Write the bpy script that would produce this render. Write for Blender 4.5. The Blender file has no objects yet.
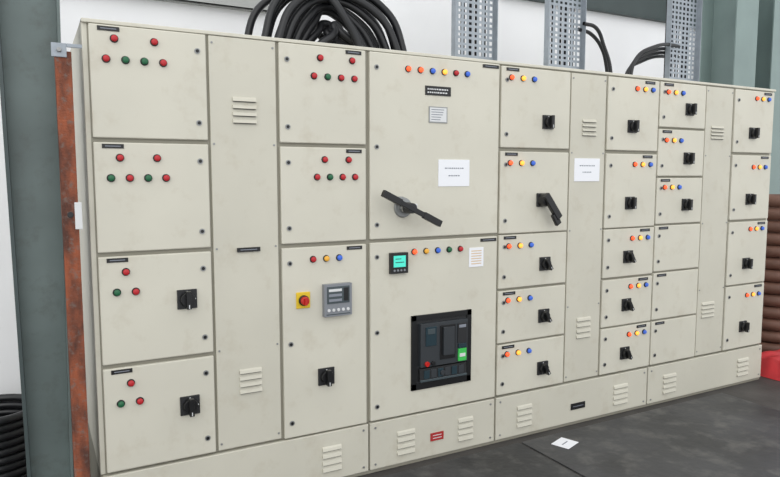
import bpy, bmesh, math, random
from mathutils import Vector, Matrix
random.seed(4)
S=bpy.context.scene
try:
    S.view_settings.view_transform='Standard'
except Exception: pass

# ------------------------------------------------------------ materials
def lin(c):
    return tuple(((v/255)/12.92 if v/255<=.04045 else ((v/255+.055)/1.055)**2.4) for v in c)
def mat(name,col,rough=.5,metal=0,var=0.0,scale=6,emis=0,bump=0,col2=None,ramp=(.35,.7),smudge=None,stretch=None):
    m=bpy.data.materials.new(name); m.use_nodes=True
    nt=m.node_tree; b=nt.nodes['Principled BSDF']
    c=lin(col)
    b.inputs['Base Color'].default_value=(*c,1)
    b.inputs['Roughness'].default_value=rough
    b.inputs['Metallic'].default_value=metal
    if emis:
        b.inputs['Emission Color'].default_value=(*c,1)
        b.inputs['Emission Strength'].default_value=emis
    if var or col2 or bump:
        tc=nt.nodes.new('ShaderNodeTexCoord'); n=nt.nodes.new('ShaderNodeTexNoise')
        n.inputs['Scale'].default_value=scale; n.inputs['Detail'].default_value=6
        src=tc.outputs['Object']
        if stretch:
            mp=nt.nodes.new('ShaderNodeMapping'); mp.inputs['Scale'].default_value=stretch
            nt.links.new(src,mp.inputs['Vector']); src=mp.outputs['Vector']
        nt.links.new(src,n.inputs['Vector'])
        if var or col2:
            r=nt.nodes.new('ShaderNodeValToRGB')
            r.color_ramp.elements[0].position=ramp[0]; r.color_ramp.elements[1].position=ramp[1]
            c2=lin(col2) if col2 else tuple(v*(1-var) for v in c)
            r.color_ramp.elements[0].color=(*c2,1); r.color_ramp.elements[1].color=(*c,1)
            nt.links.new(n.outputs['Fac'],r.inputs['Fac'])
            out=r.outputs['Color']
            if smudge:
                sc,amt,lo,hi,scol=smudge
                n3=nt.nodes.new('ShaderNodeTexNoise'); n3.inputs['Scale'].default_value=sc; n3.inputs['Detail'].default_value=8
                n3.inputs['Roughness'].default_value=.65
                nt.links.new(tc.outputs['Object'],n3.inputs['Vector'])
                mr=nt.nodes.new('ShaderNodeMapRange'); mr.inputs['From Min'].default_value=lo; mr.inputs['From Max'].default_value=hi
                mr.inputs['To Min'].default_value=0; mr.inputs['To Max'].default_value=amt
                nt.links.new(n3.outputs['Fac'],mr.inputs['Value'])
                mx=nt.nodes.new('ShaderNodeMixRGB'); mx.inputs['Color2'].default_value=(*lin(scol),1)
                nt.links.new(mr.outputs['Result'],mx.inputs['Fac']); nt.links.new(out,mx.inputs['Color1'])
                out=mx.outputs['Color']
            nt.links.new(out,b.inputs['Base Color'])
        if bump:
            n2=nt.nodes.new('ShaderNodeTexNoise'); n2.inputs['Scale'].default_value=scale*8
            nt.links.new(tc.outputs['Object'],n2.inputs['Vector'])
            bp=nt.nodes.new('ShaderNodeBump'); bp.inputs['Strength'].default_value=bump; bp.inputs['Distance'].default_value=.01
            nt.links.new(n2.outputs['Fac'],bp.inputs['Height']); nt.links.new(bp.outputs['Normal'],b.inputs['Normal'])
    return m
M={}
M['paint']=mat('panel_paint',(210,207,193),.55,var=.07,scale=2.5,smudge=(7,.35,.54,.76,(170,158,134)))
M['paint2']=mat('cover_paint',(204,201,187),.55,var=.07,scale=2.5,smudge=(7,.35,.54,.76,(168,156,132)))
M['gap']=mat('shaded_frame_paint',(142,139,126),.6)  # darker than the panel paint: gap shadow put into the frame colour
M['dark']=mat('louver_shade_dark',(66,65,61),.7)  # shade of the louver openings, put into a dark colour
M['black']=mat('black_plastic',(18,19,21),.35)
M['black2']=mat('black_matte',(34,35,37),.5)
M['chrome']=mat('chrome',(190,190,188),.25,1)
M['steelk']=mat('zinc',(150,152,152),.4,.6)
M['red']=mat('lens_red',(172,30,38),.45,emis=.15)
M['green']=mat('lens_green',(26,94,60),.45,emis=.08)
M['blue']=mat('lens_blue',(52,90,180),.4,emis=.5)
M['yellow']=mat('lens_yellow',(210,156,56),.4,emis=.35)
M['amberL']=mat('lens_amber_lit',(250,160,60),.4,emis=1.4)
M['orangeL']=mat('lens_orange_lit',(248,88,45),.4,emis=1.0)
M['label']=mat('label_black',(22,22,24),.4)
M['white']=mat('label_white',(215,217,218),.5)
M['paper']=mat('paper',(236,238,243),.7)
M['ink']=mat('ink',(130,135,145),.7)
M['orangetxt']=mat('print_orange',(214,190,160),.7)
M['yel']=mat('estop_yellow',(225,190,40),.4)
M['redk']=mat('estop_red',(190,30,25),.3)
M['grey']=mat('meter_grey',(128,132,138),.4)
M['lcd']=mat('lcd_dark',(70,80,84),.15)
M['lcdg']=mat('lcd_green',(60,190,170),.2,emis=.7)
M['acb']=mat('breaker_grey',(50,54,58),.4)
M['acbglass']=mat('breaker_window',(40,58,66),.12)
M['grn']=mat('breaker_green',(60,180,80),.4,emis=.1)
M['redlab']=mat('label_red',(170,45,45),.5)

# ------------------------------------------------------------ mesh builder
class MB:
    def __init__(s,name,bevel=0,seg=2,smooth=True):
        s.bm=bmesh.new(); s.name=name; s.mats=[]; s.bevel=bevel; s.seg=seg; s.smooth=smooth
    def mi(s,k):
        if k not in s.mats: s.mats.append(k)
        return s.mats.index(k)
    def _fin(s,verts,k,T=None):
        i=s.mi(k); fs=set()
        for v in verts:
            if T is not None: v.co=T@v.co
            fs.update(v.link_faces)
        for f in fs: f.material_index=i
    def box(s,x0,x1,y0,y1,z0,z1,k,T=None):
        c=[s.bm.verts.new((x,y,z)) for x in(x0,x1) for y in(y0,y1) for z in(z0,z1)]
        for f in((0,1,3,2),(4,6,7,5),(0,4,5,1),(2,3,7,6),(0,2,6,4),(1,5,7,3)):
            s.bm.faces.new([c[j] for j in f])
        s._fin(c,k,T)
    def cyl(s,x,z,y0,y1,r,k,r2=None,n=20,T=None):
        r2=r if r2 is None else r2
        A=[s.bm.verts.new((x+r2*math.cos(2*math.pi*j/n),y0,z+r2*math.sin(2*math.pi*j/n))) for j in range(n)]
        B=[s.bm.verts.new((x+r*math.cos(2*math.pi*j/n),y1,z+r*math.sin(2*math.pi*j/n))) for j in range(n)]
        s.bm.faces.new(A); s.bm.faces.new(B[::-1])
        for j in range(n):
            f=s.bm.faces.new((A[j],A[(j+1)%n],B[(j+1)%n],B[j])); f.smooth=True
        s._fin(A+B,k,T)
    def dome(s,x,z,y0,r,h,k,n=16):
        rings=[]
        for q in range(4):
            a=q/4*math.pi/2
            rings.append([s.bm.verts.new((x+r*math.cos(a)*math.cos(2*math.pi*j/n),y0-h*math.sin(a),z+r*math.cos(a)*math.sin(2*math.pi*j/n))) for j in range(n)])
        tip=s.bm.verts.new((x,y0-h,z))
        for q in range(3):
            for j in range(n):
                s.bm.faces.new((rings[q][j],rings[q][(j+1)%n],rings[q+1][(j+1)%n],rings[q+1][j])).smooth=True
        for j in range(n): s.bm.faces.new((rings[3][j],rings[3][(j+1)%n],tip)).smooth=True
        s._fin([v for R in rings for v in R]+[tip],k)
    def prism(s,pts,x0,x1,k,T=None):
        A=[s.bm.verts.new((x0,*p)) for p in pts]; B=[s.bm.verts.new((x1,*p)) for p in pts]
        s.bm.faces.new(A[::-1]); s.bm.faces.new(B)
        n=len(pts)
        for j in range(n): s.bm.faces.new((A[j],A[(j+1)%n],B[(j+1)%n],B[j]))
        s._fin(A+B,k,T)
    def done(s,parent=None):
        bmesh.ops.recalc_face_normals(s.bm,faces=s.bm.faces[:])
        me=bpy.data.meshes.new(s.name); s.bm.to_mesh(me); s.bm.free()
        for k in s.mats: me.materials.append(M[k] if isinstance(k,str) else k)
        o=bpy.data.objects.new(s.name,me); S.collection.objects.link(o)
        if s.bevel:
            b=o.modifiers.new('bevel','BEVEL'); b.width=s.bevel; b.segments=s.seg; b.limit_method='ANGLE'
        if parent: o.parent=parent
        return o
def empty(name,loc=(0,0,0)):
    e=bpy.data.objects.new(name,None); S.collection.objects.link(e); e.location=loc; return e

# ================================================= SWITCHBOARD
P=empty('electrical_switchboard_panel')
X0,X1,H,PL=.215,4.915,2.215,.288
cb=MB('cabinet_body',.004)
cb.box(X0,X1,.020,.80,PL-.004,H,'paint')
cb.done(P)
fr=MB('frame_shadow_strips')
fr.box(X0+.02,X1-.02,.017,.021,PL-.002,H-.018,'gap')  # sheet behind the doors, its darker colour paints the gap shadow
fr.done(P)
top=MB('cabinet_top_rail',.003)
top.box(X0,X1,.004,.06,H-.016,H,'paint'); top.done(P)

doors=MB('doors',.005,2)
covers=MB('fixed_covers',.003,2)
locks=MB('door_locks')
labels=MB('name_labels')
lamps=MB('pilot_lamps')
rot=MB('rotary_handles',.003,2)
louv=MB('ventilation_louvers')

def lock(x,z,y=0):
    locks.cyl(x,z,y-.004,y+.002,.0125,'steelk'); locks.cyl(x,z,y-.006,y,.0075,'black')
def door(x0,x1,z1,z0,side='L',split=True):
    doors.box(x0,x1,0,.02,z0,z1,'paint')
    x=x0+.038 if side=='L' else x1-.038
    h=z1-z0; d=min(.075,h*.22)
    lock(x,z1-d); lock(x,z0+d)
    if h>.7: lock(x,(z0+z1)/2)
def label(x,z,w=.07,h=.018,k='label'):
    labels.box(x-w/2,x+w/2,-.003,.001,z-h/2,z+h/2,k)
    if k=='label': labels.box(x-w*.36,x+w*.36,-.0034,-.0028,z-.0018,z+.0018,'ink')
def lamp(x,z,k):
    lamps.cyl(x,z,-.006,.001,.0175,'black2',r2=.0160)
    lamps.cyl(x,z,-.014,-.004,.0130,k)
    lamps.dome(x,z,-.014,.0130,.005,k)
def rotary(x,z,s=.043,ang=90,lab=True):
    rot.box(x-s,x+s,-.010,.001,z-s,z+s,'black2')
    rot.cyl(x,z,-.030,-.008,s*.80,'black',r2=s*.72,n=28)
    T=Matrix.Translation((x,0,z))@Matrix.Rotation(math.radians(ang),4,'Y')
    rot.box(-s*.92,s*.92,-.052,-.028,-s*.24,s*.24,'black',T)
    rot.box(s*.45,s*.85,-.0535,-.050,-s*.05,s*.05,'white',T)
    for a in (0,90):
        rot.box(x+(s*.80)*math.cos(math.radians(a))-.003,x+(s*.80)*math.cos(math.radians(a))+.003,-.0115,-.0095,z+(s*.80)*math.sin(math.radians(a))-.003,z+(s*.80)*math.sin(math.radians(a))+.003,'white')
def louver(x0,x1,z1,z0,n=4,y=.006):
    p=(z1-z0)/n
    for i in range(n):
        zt=z1-i*p; zb=zt-p*.62
        louv.prism([(y+.001,zt),(y-.007,zt-p*.22),(y-.011,zb),(y+.001,zb)],x0,x1,'paint2')
        louv.box(x0+.004,x1-.004,y-.008,y+.0012,zb-.003,zb+.0005,'dark')  # dark strip painting the shaded opening under the louver
def cover(x0,x1,z1,z0):
    covers.box(x0,x1,.006,.02,z0,z1,'paint2')
    for zz in [z1-.03,z0+.03]+[z0+(z1-z0)*t for t in(.25,.5,.75)]:
        for xx in(x0+.014,x1-.014): locks.cyl(xx,zz,.003,.007,.005,'steelk',n=10)

# column 1
c1=[(2.196,1.735),(1.717,1.254),(1.236,.770),(.752,.293)]
for a,b in c1: door(.240,.711,a,b,'R'); label(.315,a-.016,.085)
for x in(.336,.494): lamp(x,2.142,'red')
for x,k in zip((.302,.377,.452,.528),('red','green','green','red')): lamp(x,2.058,k)
for x in(.341,.490): lamp(x,1.653,'red')
for x,k in zip((.303,.377,.451,.525),('green','red','green','red')): lamp(x,1.568,k)
lamp(.347,1.168,'red'); lamp(.308,1.082,'green'); lamp(.384,1.08,'red'); rotary(.598,1.028)
lamp(.350,.680,'red'); lamp(.306,.594,'green'); lamp(.384,.594,'red'); rotary(.597,.539)
# column 2
cover(.724,1.032,2.196,.293)
louver(.825,.935,1.935,1.805); louver(.830,.937,.668,.540); label(.885,1.235,.11,.02)
# column 3
for a,b in((2.196,1.733),(1.715,1.251),(1.231,.287)):
    door(1.047,1.498,a,b); label(1.43,a-.016,.085)
for x in(1.253,1.422): lamp(x,2.14,'red')
for x,k in zip((1.22,1.291,1.362,1.434),('red','green','red','red')): lamp(x,2.053,k)
for x in(1.272,1.400): lamp(x,1.656,'red')
for x,k in zip((1.231,1.299,1.367,1.435),('red','green','red','red')): lamp(x,1.571,k)
for x,k in zip((1.205,1.275,1.345),('red','yellow','blue')): lamp(x,1.170,k)
rotary(1.268,.574)
# column 4
for a,b in((2.196,1.251),(1.234,.289)): door(1.520,2.334,a,b); label(2.27,a-.018,.11)
for i,k in enumerate(('orangeL','orangeL','blue','amberL','red','blue')): lamp(1.741+.074*i,2.125,k)
for i,k in enumerate(('orangeL','yellow','blue','green','red')): lamp(1.781+.074*i,1.175,k)
# column 5 / 7
rows=[(2.190,1.737),(1.716,1.245),(1.237,.925),(.911,.604),(.593,.293)]
lz=[2.129,1.650,1.172,.855,.535]
rz=[1.890,1.402,1.053,.737,.414]
for ci,(xa,xb,lx,dx,rx) in enumerate(((2.348,2.864,2.415,.083,2.690),(3.180,3.640,3.430,.073,3.396))):
    for r,((a,b),l) in enumerate(zip(rows,lz)):
        door(xa,xb,a,b)
        label(lx+.01 if ci==0 else 3.55,a-.016,.09)
        for i,k in enumerate(('orangeL','amberL','blue')): lamp(lx+dx*i,l-(.0),k)
        if not(ci==0 and r==1): rotary(rx,rz[r],.040,ang=90 if r<2 else 60)
# column 6
cover(2.878,3.168,2.19,.293)
louver(2.972,3.085,1.920,1.812); louver(2.968,3.085,.692,.548)
# column 8
r8=[(2.190,1.898),(1.884,1.575),(1.562,1.255),(1.243,.935),(.923,.605),(.593,.293)]
for j,(a,b) in enumerate(r8):
    door(3.652,4.112,a,b); label(3.73,a-.016,.09)
for l,rr in((2.126,2.022),(1.812,1.694),(1.500,1.380)):
    for i,k in enumerate(('orangeL','amberL','blue')): lamp(3.722+.073*i,l,k)
    rotary(3.943,rr,.040)
# column 9
cover(4.126,4.418,2.19,.293)
louver(4.185,4.320,1.922,1.825); louver(4.170,4.305,.676,.556)
# column 10
for (a,b),l,rr in zip(((2.190,1.744),(1.726,1.256),(1.240,.776),(.764,.293)),(2.135,1.640,1.184,.688),(1.885,1.405,.930,.454)):
    door(4.433,4.892,a,b); label(4.81,a-.016,.09)
    for i,k in enumerate(('orangeL','amberL','blue')): lamp(4.675+.072*i,l,k)
    rotary(4.645,rr,.040)
# plinth
pl=MB('plinth',.004)
pl.box(X0,X1,.03,.80,0,PL-.006,'gap')
for a,b in((.222,1.508),(1.518,2.334),(2.346,3.628),(3.640,4.910)):
    pl.box(a,b,.002,.03,.022,PL-.010,'paint2')
    for xx in(a+.03,b-.03):
        for zz in(.05,.25): locks.cyl(xx,zz,-.002,.004,.006,'steelk',n=10)
pl.box(X0,X1,.012,.03,0,.022,'gap')
pl.done(P)
for a,b in((.45,.56),(1.245,1.35),(1.680,1.790),(2.076,2.178),(2.502,2.615),(3.31,3.44),(3.79,3.92),(4.61,4.74)):
    louver(a,b,.205,.060,4,y=.002)
label(1.934,.131,.085,.045,'redlab')
for i in range(2): labels.box(1.905,1.962,-.0036,-.0028,.121+.016*i,.125+.016*i,'white')
label(2.995,.124,.12,.04)

lv=MB('breaker_lever_small',.005,3)
lv.box(2.655-.04,2.655+.04,-.014,.001,1.435-.04,1.435+.04,'black2')
lv.cyl(2.655,1.435,-.060,-.012,.040,'black',r2=.034,n=28)
T=Matrix.Translation((2.655,0,1.435))@Matrix.Rotation(math.radians(52),4,'Y')
lv.box(-.04,.135,-.078,-.050,-.022,.022,'black',T)
T2=Matrix.Translation((2.655,0,1.435))@Matrix.Rotation(math.radians(58),4,'Y')
lv.box(.09,.165,-.074,-.052,-.028,.012,'black',T2)
lv.done(P)
bl=MB('changeover_lever',.004,3)
bl.cyl(1.712,1.412,-.012,.002,.055,'steelk',r2=.050,n=32)
bl.cyl(1.712,1.412,-.050,-.01,.030,'chrome',r2=.026,n=24)
bl.cyl(1.712,1.412,-.105,-.045,.030,'black2',r2=.026,n=24)
T=Matrix.Translation((1.712,0,1.409))@Matrix.Rotation(math.radians(26),4,'Y')
bl.box(-.185,.185,-.108,-.090,-.013,.013,'black',T)
for sgn in(-1,1):
    a,b=sorted((sgn*.075,sgn*.190)); bl.box(a,b,-.112,-.086,-.017,.017,'black',T)
bl.box(1.715,1.80,-.004,.001,1.395,1.43,'white')
bl.box(1.66,1.70,-.03,-.01,1.43,1.47,'steelk')
bl.done(P)
A=MB('air_circuit_breaker',.004,2)
ax0,ax1,az0,az1=1.763,2.154,.418,.829
A.box(ax0,ax1,-.010,.002,az0,az0+.035,'black'); A.box(ax0,ax1,-.010,.002,az1-.030,az1,'black')
A.box(ax0,ax0+.03,-.010,.002,az0,az1,'black'); A.box(ax1-.03,ax1,-.010,.002,az0,az1,'black')
A.box(ax0+.01,ax1-.01,-.003,.004,az0+.01,az1-.01,'black2')
A.box(ax0+.045,ax1-.04,-.030,-.002,.545,az1-.045,'acb')
A.box(ax0+.045,ax1-.04,-.022,-.002,az0+.05,.535,'black2')
A.box(ax0+.075,1.905,-.036,-.028,.66,.765,'acbglass')
A.box(ax0+.085,1.895,-.038,-.034,.725,.755,'lcd')
A.box(1.93,2.03,-.034,-.028,.575,.765,'black')
A.box(1.945,2.015,-.048,-.030,.60,.755,'acb')
A.box(2.045,2.105,-.036,-.028,.655,.765,'black2')
A.box(2.052,2.098,-.037,-.034,.74,.757,'ink')
A.box(2.048,2.102,-.038,-.028,.552,.622,'grn')
A.box(2.056,2.094,-.0395,-.036,.575,.595,'white')
A.box(2.048,2.102,-.038,-.028,.625,.65,'acbglass')
A.cyl(1.846,.562,-.040,-.028,.014,'redk'); A.cyl(1.886,.562,-.040,-.028,.012,'black')
for i in range(6): A.box(ax0+.07+.045*i,ax0+.105+.045*i,-.026,-.020,.478,.525,'acb' if i%2 else 'acbglass')
A.cyl(1.95,.50,-.034,-.02,.014,'acb')
A.box(ax0+.045,ax1-.04,-.028,-.02,.462,.474,'lcd')
A.done(P)
m=MB('digital_meter',.004,2)
m.box(1.252,1.402,-.028,.001,.880,1.042,'grey')
m.box(1.266,1.388,-.031,-.027,.945,1.030,'lcd')
for i in range(3): m.box(1.275,1.345,-.0325,-.030,.955+.025*i,.968+.025*i,'white' if i==2 else 'ink')
m.box(1.355,1.382,-.0325,-.030,.955,1.022,'black')
for i in range(5): m.cyl(1.275+.026*i,.912,-.033,-.027,.008,'white',n=12)
m.box(1.262,1.392,-.0295,-.027,.888,.893,'lcd')
m.done(P)
e=MB('emergency_stop_switch',.003,2)
e.box(1.150-.036,1.150+.036,-.008,.001,.972-.04,.972+.04,'yel')
e.cyl(1.150,.972,-.022,-.006,.026,'black'); e.cyl(1.150,.972,-.040,-.02,.022,'redk',r2=.020)
e.box(1.144,1.156,-.050,-.038,.952,.992,'redk'); e.done(P)
g=MB('power_meter',.003,2)
g.box(1.629,1.733,-.022,.001,1.068,1.177,'black'); g.box(1.645,1.717,-.024,-.020,1.102,1.162,'lcdg')
for i in range(4): g.cyl(1.650+.02*i,1.085,-.026,-.020,.006,'grey',n=10)
g.box(1.655,1.707,-.0245,-.0235,1.125,1.129,'black'); g.box(1.655,1.69,-.0245,-.0235,1.143,1.147,'black')
g.done(P)
n=MB('name_plates',.001)
n.box(1.845,2.005,-.004,.001,2.000,2.048,'label')
for zz in(2.032,2.015):
    x=1.858
    while x<1.985:
        w=random.uniform(.006,.014); n.box(x,x+w,-.0046,-.0038,zz-.004,zz+.003,'white'); x+=w+.004
n.box(1.868,1.984,-.004,.001,1.857,1.942,'steelk'); n.box(1.874,1.978,-.0046,-.0036,1.863,1.936,'white')
for i in range(5): n.box(1.882,1.882+random.uniform(.05,.085),-.0052,-.0044,1.872+.013*i,1.876+.013*i,'ink')
n.done(P)
for b in(doors,covers,locks,labels,lamps,rot,louv): b.done(P)
def notice(x0,x1,z1,z0,y,grid=False):
    p=MB('paper_notice'); p.box(x0,x1,y-.0035,y+.0005,z0,z1,'paper')
    if grid:
        for i in range(6):
            zz=z0+.018+(z1-z0-.036)*i/5; p.box(x0+.014,x1-.014,y-.0040,y-.003,zz-.003,zz+.003,'orangetxt')
    else:
        for j,t in enumerate((.68,.40)):
            x=x0+(x1-x0)*(.2+.12*j)
            while x<x1-(x1-x0)*(.22+.12*j):
                w=random.uniform(.006,.014); zz=z0+(z1-z0)*t
                p.box(x,x+w,y-.0042,y-.003,zz-.003,zz+.003,'ink'); x+=w+.004
    return p.done(P)
notice(1.930,2.132,1.664,1.520,0); notice(2.915,3.125,1.683,1.543,.006); notice(2.137,2.235,1.176,1.068,0,True)

# ================================================= TRAYS
M['galv']=mat('galvanised_steel',(160,168,176),.45,.3,var=.15,scale=20)
M['cable']=mat('cable_black',(26,27,30),.38)
def tray(x0,x1,y,z0,z1):
    t=MB('cable_tray')
    W=x1-x0; nx=8; nz=int((z1-z0)/.036); cx=W/nx; cz=(z1-z0)/nz
    bm=t.bm; idx=t.mi('galv')
    for i in range(nx):
        for j in range(nz):
            a=x0+i*cx; c=z0+j*cz; hx=cx*.24; hz=cz*(.17 if j%2 else .28)
            o=[(a,c),(a+cx,c),(a+cx,c+cz),(a,c+cz)]
            q=[(a+hx,c+hz),(a+cx-hx,c+hz),(a+cx-hx,c+cz-hz),(a+hx,c+cz-hz)]
            O=[bm.verts.new((p[0],y,p[1])) for p in o]; Q=[bm.verts.new((p[0],y,p[1])) for p in q]
            for k in range(4): bm.faces.new((O[k],O[(k+1)%4],Q[(k+1)%4],Q[k])).material_index=idx
    bmesh.ops.remove_doubles(bm,verts=bm.verts[:],dist=.0005)
    for xx in(x0,x1): t.box(xx-.002,xx+.002,y-.045,y+.002,z0,z1,'galv')
    t.box(x0-.03,x1+.03,y-.06,y+.03,z0-.004,z0+.004,'galv')
    for k in range(5):
        xx=x0+.05+k*(W-.1)/4
        t.cyl(xx,0,-.5,.5,.014,'cable',n=10,T=Matrix.Translation((0,y+.035,(z0+z1)/2))@Matrix.Rotation(math.pi/2,4,'X')@Matrix.Scale(z1-z0,4,(0,1,0)))
    return t.done()
tray(2.345,2.665,.5,H+.005,3.5); tray(3.095,3.425,.5,H+.005,3.5); tray(4.300,4.640,.5,H+.005,3.6)

# ================================================= CABLES
def cables(name,paths,r):
    cu=bpy.data.curves.new(name,'CURVE'); cu.dimensions='3D'; cu.bevel_depth=r; cu.bevel_resolution=4; cu.resolution_u=10
    for p in paths:
        sp=cu.splines.new('BEZIER'); sp.bezier_points.add(len(p)-1)
        for bp,c in zip(sp.bezier_points,p):
            bp.co=c; bp.handle_left_type=bp.handle_right_type='AUTO'
    cu.materials.append(M['cable']); o=bpy.data.objects.new(name,cu); S.collection.objects.link(o); return o
ps=[]
for i in range(16):
    t=i/15
    xl=1.05+.34*t+random.uniform(-.015,.015); xr=1.95-.34*t; yy=.28+.32*random.random()
    zp=2.62-.24*t+random.uniform(-.02,.02)
    xm=1.42+.06*t
    ps.append([(xl,yy,2.205),(xl+.015,yy,2.25),(xl+.12,yy+.02,2.25+(zp-2.25)*.72),(xm,yy+.04,zp),(xr-.12,yy+.02,2.25+(zp-2.25)*.70),(xr-.01,yy,2.26),(xr,yy,2.205)])
for i in range(6):
    xr=1.60+.06*i; yy=.25+.07*i
    ps.append([(1.28+.05*i,yy+.1,2.95),(1.36+.05*i,yy+.05,2.62),(1.48+.05*i,yy,2.43),(xr-.02,yy,2.27),(xr,yy,2.205)])
cables('power_cable_bundle',ps,.021)
ps=[]
for i in range(4):
    y=.45+.04*i; d=.02*i
    ps.append([(4.62+.02*i,y+.12,2.56-d),(4.42,y+.05,2.57-d),(4.12,y,2.53-d*1.5),(3.92+d,y,2.42-d),(3.86+d*1.4,y,2.205)])
for i in range(2):
    y=.45+.05*i
    ps.append([(3.40,y,2.62-.03*i),(3.52,y,2.60-.03*i),(3.60+.03*i,y,2.48),(3.66+.02*i,y,2.36),(3.68+.02*i,y,2.205)])
cables('control_cable_bundle',ps,.013)

# ================================================= STEELWORK
M['steel']=mat('painted_steel',(108,122,120),.5,var=.25,scale=3,smudge=(14,.5,.52,.72,(78,82,78)))
M['steel2']=mat('painted_steel_light',(134,152,149),.5,var=.12,scale=3)
M['steeld']=mat('steel_dark_and_shaded',(66,78,78),.5,var=.2,scale=3)
M['rust']=mat('rusty_steel',(158,86,56),.85,col2=(84,52,42),scale=16,bump=.4,ramp=(.38,.62),stretch=(1,1,.35),smudge=(30,.75,.52,.68,(112,104,98)))
c=MB('steel_column',.002)
def slab(mb,quad,y0,y1,k):
    A=[mb.bm.verts.new((p[0],y0,p[1])) for p in quad]; B=[mb.bm.verts.new((p[0],y1,p[1])) for p in quad]
    mb.bm.faces.new(A); mb.bm.faces.new(B[::-1])
    for j in range(4): mb.bm.faces.new((A[j],A[(j+1)%4],B[(j+1)%4],B[j]))
    mb._fin(A+B,k)
slab(c,[(-.045,0),(.100,0),(.155,3.4),(-.090,3.4)],.115,.125,'steel')
slab(c,[(-.058,0),(-.043,0),(-.088,3.4),(-.103,3.4)],.045,.20,'steeld')  # left flange in darker colour: the column's shadow side is painted in
slab(c,[(.095,0),(.107,0),(.160,3.4),(.148,3.4)],.045,.20,'steel')
c.box(-.12,.17,.04,.24,0,.02,'steeld')
c.done()
a=MB('angle_iron_post',.002)
a.box(.112,.172,-.030,-.024,0,2.07,'rust'); a.box(.112,.118,-.024,.03,0,2.07,'rust')
a.box(.10,.155,-.036,-.029,2.045,2.10,'galv'); a.cyl(.128,2.073,-.046,-.034,.010,'steelk',n=6)
a.box(.155,.212,-.036,-.030,2.085,2.10,'galv')
a.cyl(.142,1.42,-.034,-.028,.012,'black2')
a.box(.158,.185,-.034,-.024,1.36,1.47,'white')
a.done()
def hcol(x0,x1,y0,y1,h,k):
    o=MB('steel_column',.002)
    o.box(x0,x1,y0,y0+.015,0,h,k); o.box(x0,x1,y1-.015,y1,0,h,k); xm=(x0+x1)/2
    o.box(xm-.006,xm+.006,y0+.015,y1-.015,0,h,k); o.box(x0-.05,x1+.05,y0-.05,y1+.01,0,.02,k)
    return o.done()
hcol(5.80,6.12,.95,1.32,3.9,'steel2'); hcol(6.48,6.82,1.02,1.34,3.9,'steel2')
b=MB('roof_beam',.002)
b.box(3.4,9,1.345,1.395,3.02,3.032,'steeld'); b.box(3.4,9,1.345,1.395,3.36,3.372,'steeld'); b.box(3.4,9,1.345,1.355,3.032,3.36,'steeld'); b.done()
M['girt']=mat('girt_grey',(170,172,170),.6)
b=MB('wall_girt',.002)
b.box(-2,1.45,1.34,1.40,2.66,2.672,'girt'); b.box(-2,1.45,1.34,1.352,2.66,2.86,'girt'); b.box(-2,1.45,1.34,1.40,2.848,2.86,'girt'); b.done()

# ================================================= ROOM
M['wall']=mat('white_plaster',(246,247,249),.8,var=.05,scale=1.5,bump=.1)
M['floor']=mat('floor_concrete',(76,73,71),.65,var=.4,scale=4,bump=.2)
M['mat1']=mat('rubber_mat_a',(68,69,72),.45,var=.45,scale=2.2,bump=.3,smudge=(6,.6,.5,.7,(106,105,102)))
M['mat2']=mat('rubber_mat_b',(56,57,60),.45,var=.45,scale=2.2,bump=.3,smudge=(6,.6,.5,.7,(98,97,95)))
w=MB('wall_back'); w.box(-4,10,1.40,1.55,0,3.45,'wall'); w.done()
f=MB('floor'); f.box(-4,10,-5,1.55,-.05,0,'floor'); f.done()
def rmat(x0,x1,y0,y1,z,k):
    o=MB('rubber_mat',.002); o.box(x0,x1,y0,y1,z,z+.008,k); return o.done()
rmat(.2,2.47,-1.15,-.06,.0,'mat2'); rmat(2.49,4.35,-1.15,-.06,.0,'mat1'); rmat(2.0,5.2,-2.3,-1.17,.0,'mat2')
t=MB('paper_tag'); T=Matrix.Translation((2.70,-.20,.009))@Matrix.Rotation(math.radians(20),4,'Z')
t.box(-.065,.065,-.055,.055,0,.002,'paper',T); t.box(-.035,.03,-.004,.004,.002,.0025,'ink',T); t.done()
M['brown']=mat('brown_conduit',(118,84,70),.6,var=.3,scale=8)
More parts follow.
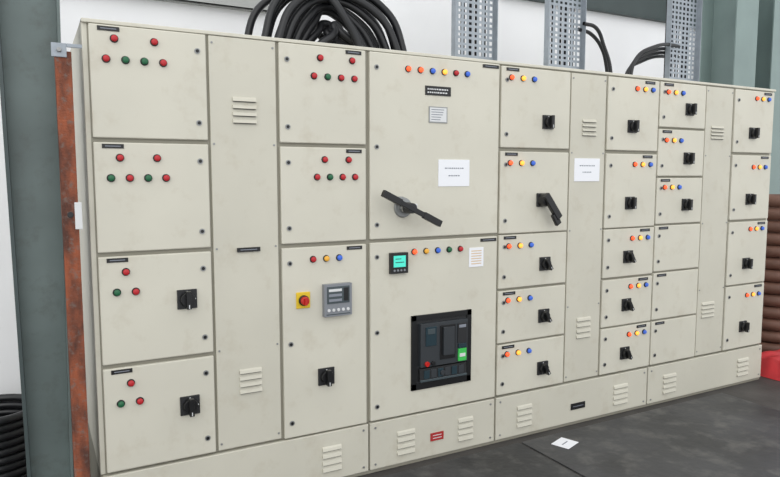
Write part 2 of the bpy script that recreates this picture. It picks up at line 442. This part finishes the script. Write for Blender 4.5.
def coil(name,loc,nz,R,r,k):
    bmc=bmesh.new()
    for q in range(nz):
        z=r+.003+q*r*2
        ox=random.uniform(-.01,.01)
        ring=[]
        for i in range(36):
            a1=2*math.pi*i/36; row=[]
            for j in range(10):
                b1=2*math.pi*j/10; rr=R+r*math.cos(b1); row.append(bmc.verts.new((ox+rr*math.cos(a1),rr*math.sin(a1),z+r*math.sin(b1))))
            ring.append(row)
        for i in range(36):
            for j in range(10):
                bmc.faces.new((ring[i][j],ring[(i+1)%36][j],ring[(i+1)%36][(j+1)%10],ring[i][(j+1)%10])).smooth=True
    me=bpy.data.meshes.new(name); bmc.to_mesh(me); bmc.free(); me.materials.append(M[k])
    o=bpy.data.objects.new(name,me); S.collection.objects.link(o); o.location=loc
coil('pipe_coil_stack',(5.90,.52,0),13,.26,.054,'brown')
coil('black_cable_coil',(-.22,.85,0),10,.20,.020,'cable')
M['tarp']=mat('red_tarpaulin',(200,50,55),.55,var=.3,scale=7)
tb=bmesh.new(); bmesh.ops.create_grid(tb,x_segments=30,y_segments=20,size=1)
for v in tb.verts:
    x,y=v.co.x,v.co.y; e_=max(abs(x),abs(y))
    v.co.z=(.14 if e_<.93 else .0)+.022*math.sin(7*x+3*y)*math.cos(5*y)*(e_<.93)+.003
    v.co.x*=.42; v.co.y*=.19
me=bpy.data.meshes.new('red_tarpaulin'); tb.to_mesh(me); tb.free(); me.materials.append(M['tarp'])
for p in me.polygons: p.use_smooth=True
o=bpy.data.objects.new('folded_tarpaulin',me); S.collection.objects.link(o); o.location=(5.42,-.01,0)

# ================================================= LIGHT
W=bpy.data.worlds.new('overcast'); S.world=W; W.use_nodes=True
bg=W.node_tree.nodes['Background']; bg.inputs['Color'].default_value=(.97,.985,1,1); bg.inputs['Strength'].default_value=1.22
sd=bpy.data.lights.new('sun','SUN'); sd.energy=.8; sd.angle=math.radians(60); sd.color=(1,.985,.95)
so=bpy.data.objects.new('sun',sd); S.collection.objects.link(so)
so.rotation_euler=Vector((.35,.8,-.55)).to_track_quat('-Z','Y').to_euler()
# ================================================= CAMERA
cd=bpy.data.cameras.new('camera'); cd.sensor_width=36; cd.lens=36*658.78/780
co=bpy.data.objects.new('camera',cd); S.collection.objects.link(co)
co.location=(0,-2.9943,1.5791); co.rotation_euler=(math.pi/2-.0955,0,-.4999)
S.camera=co
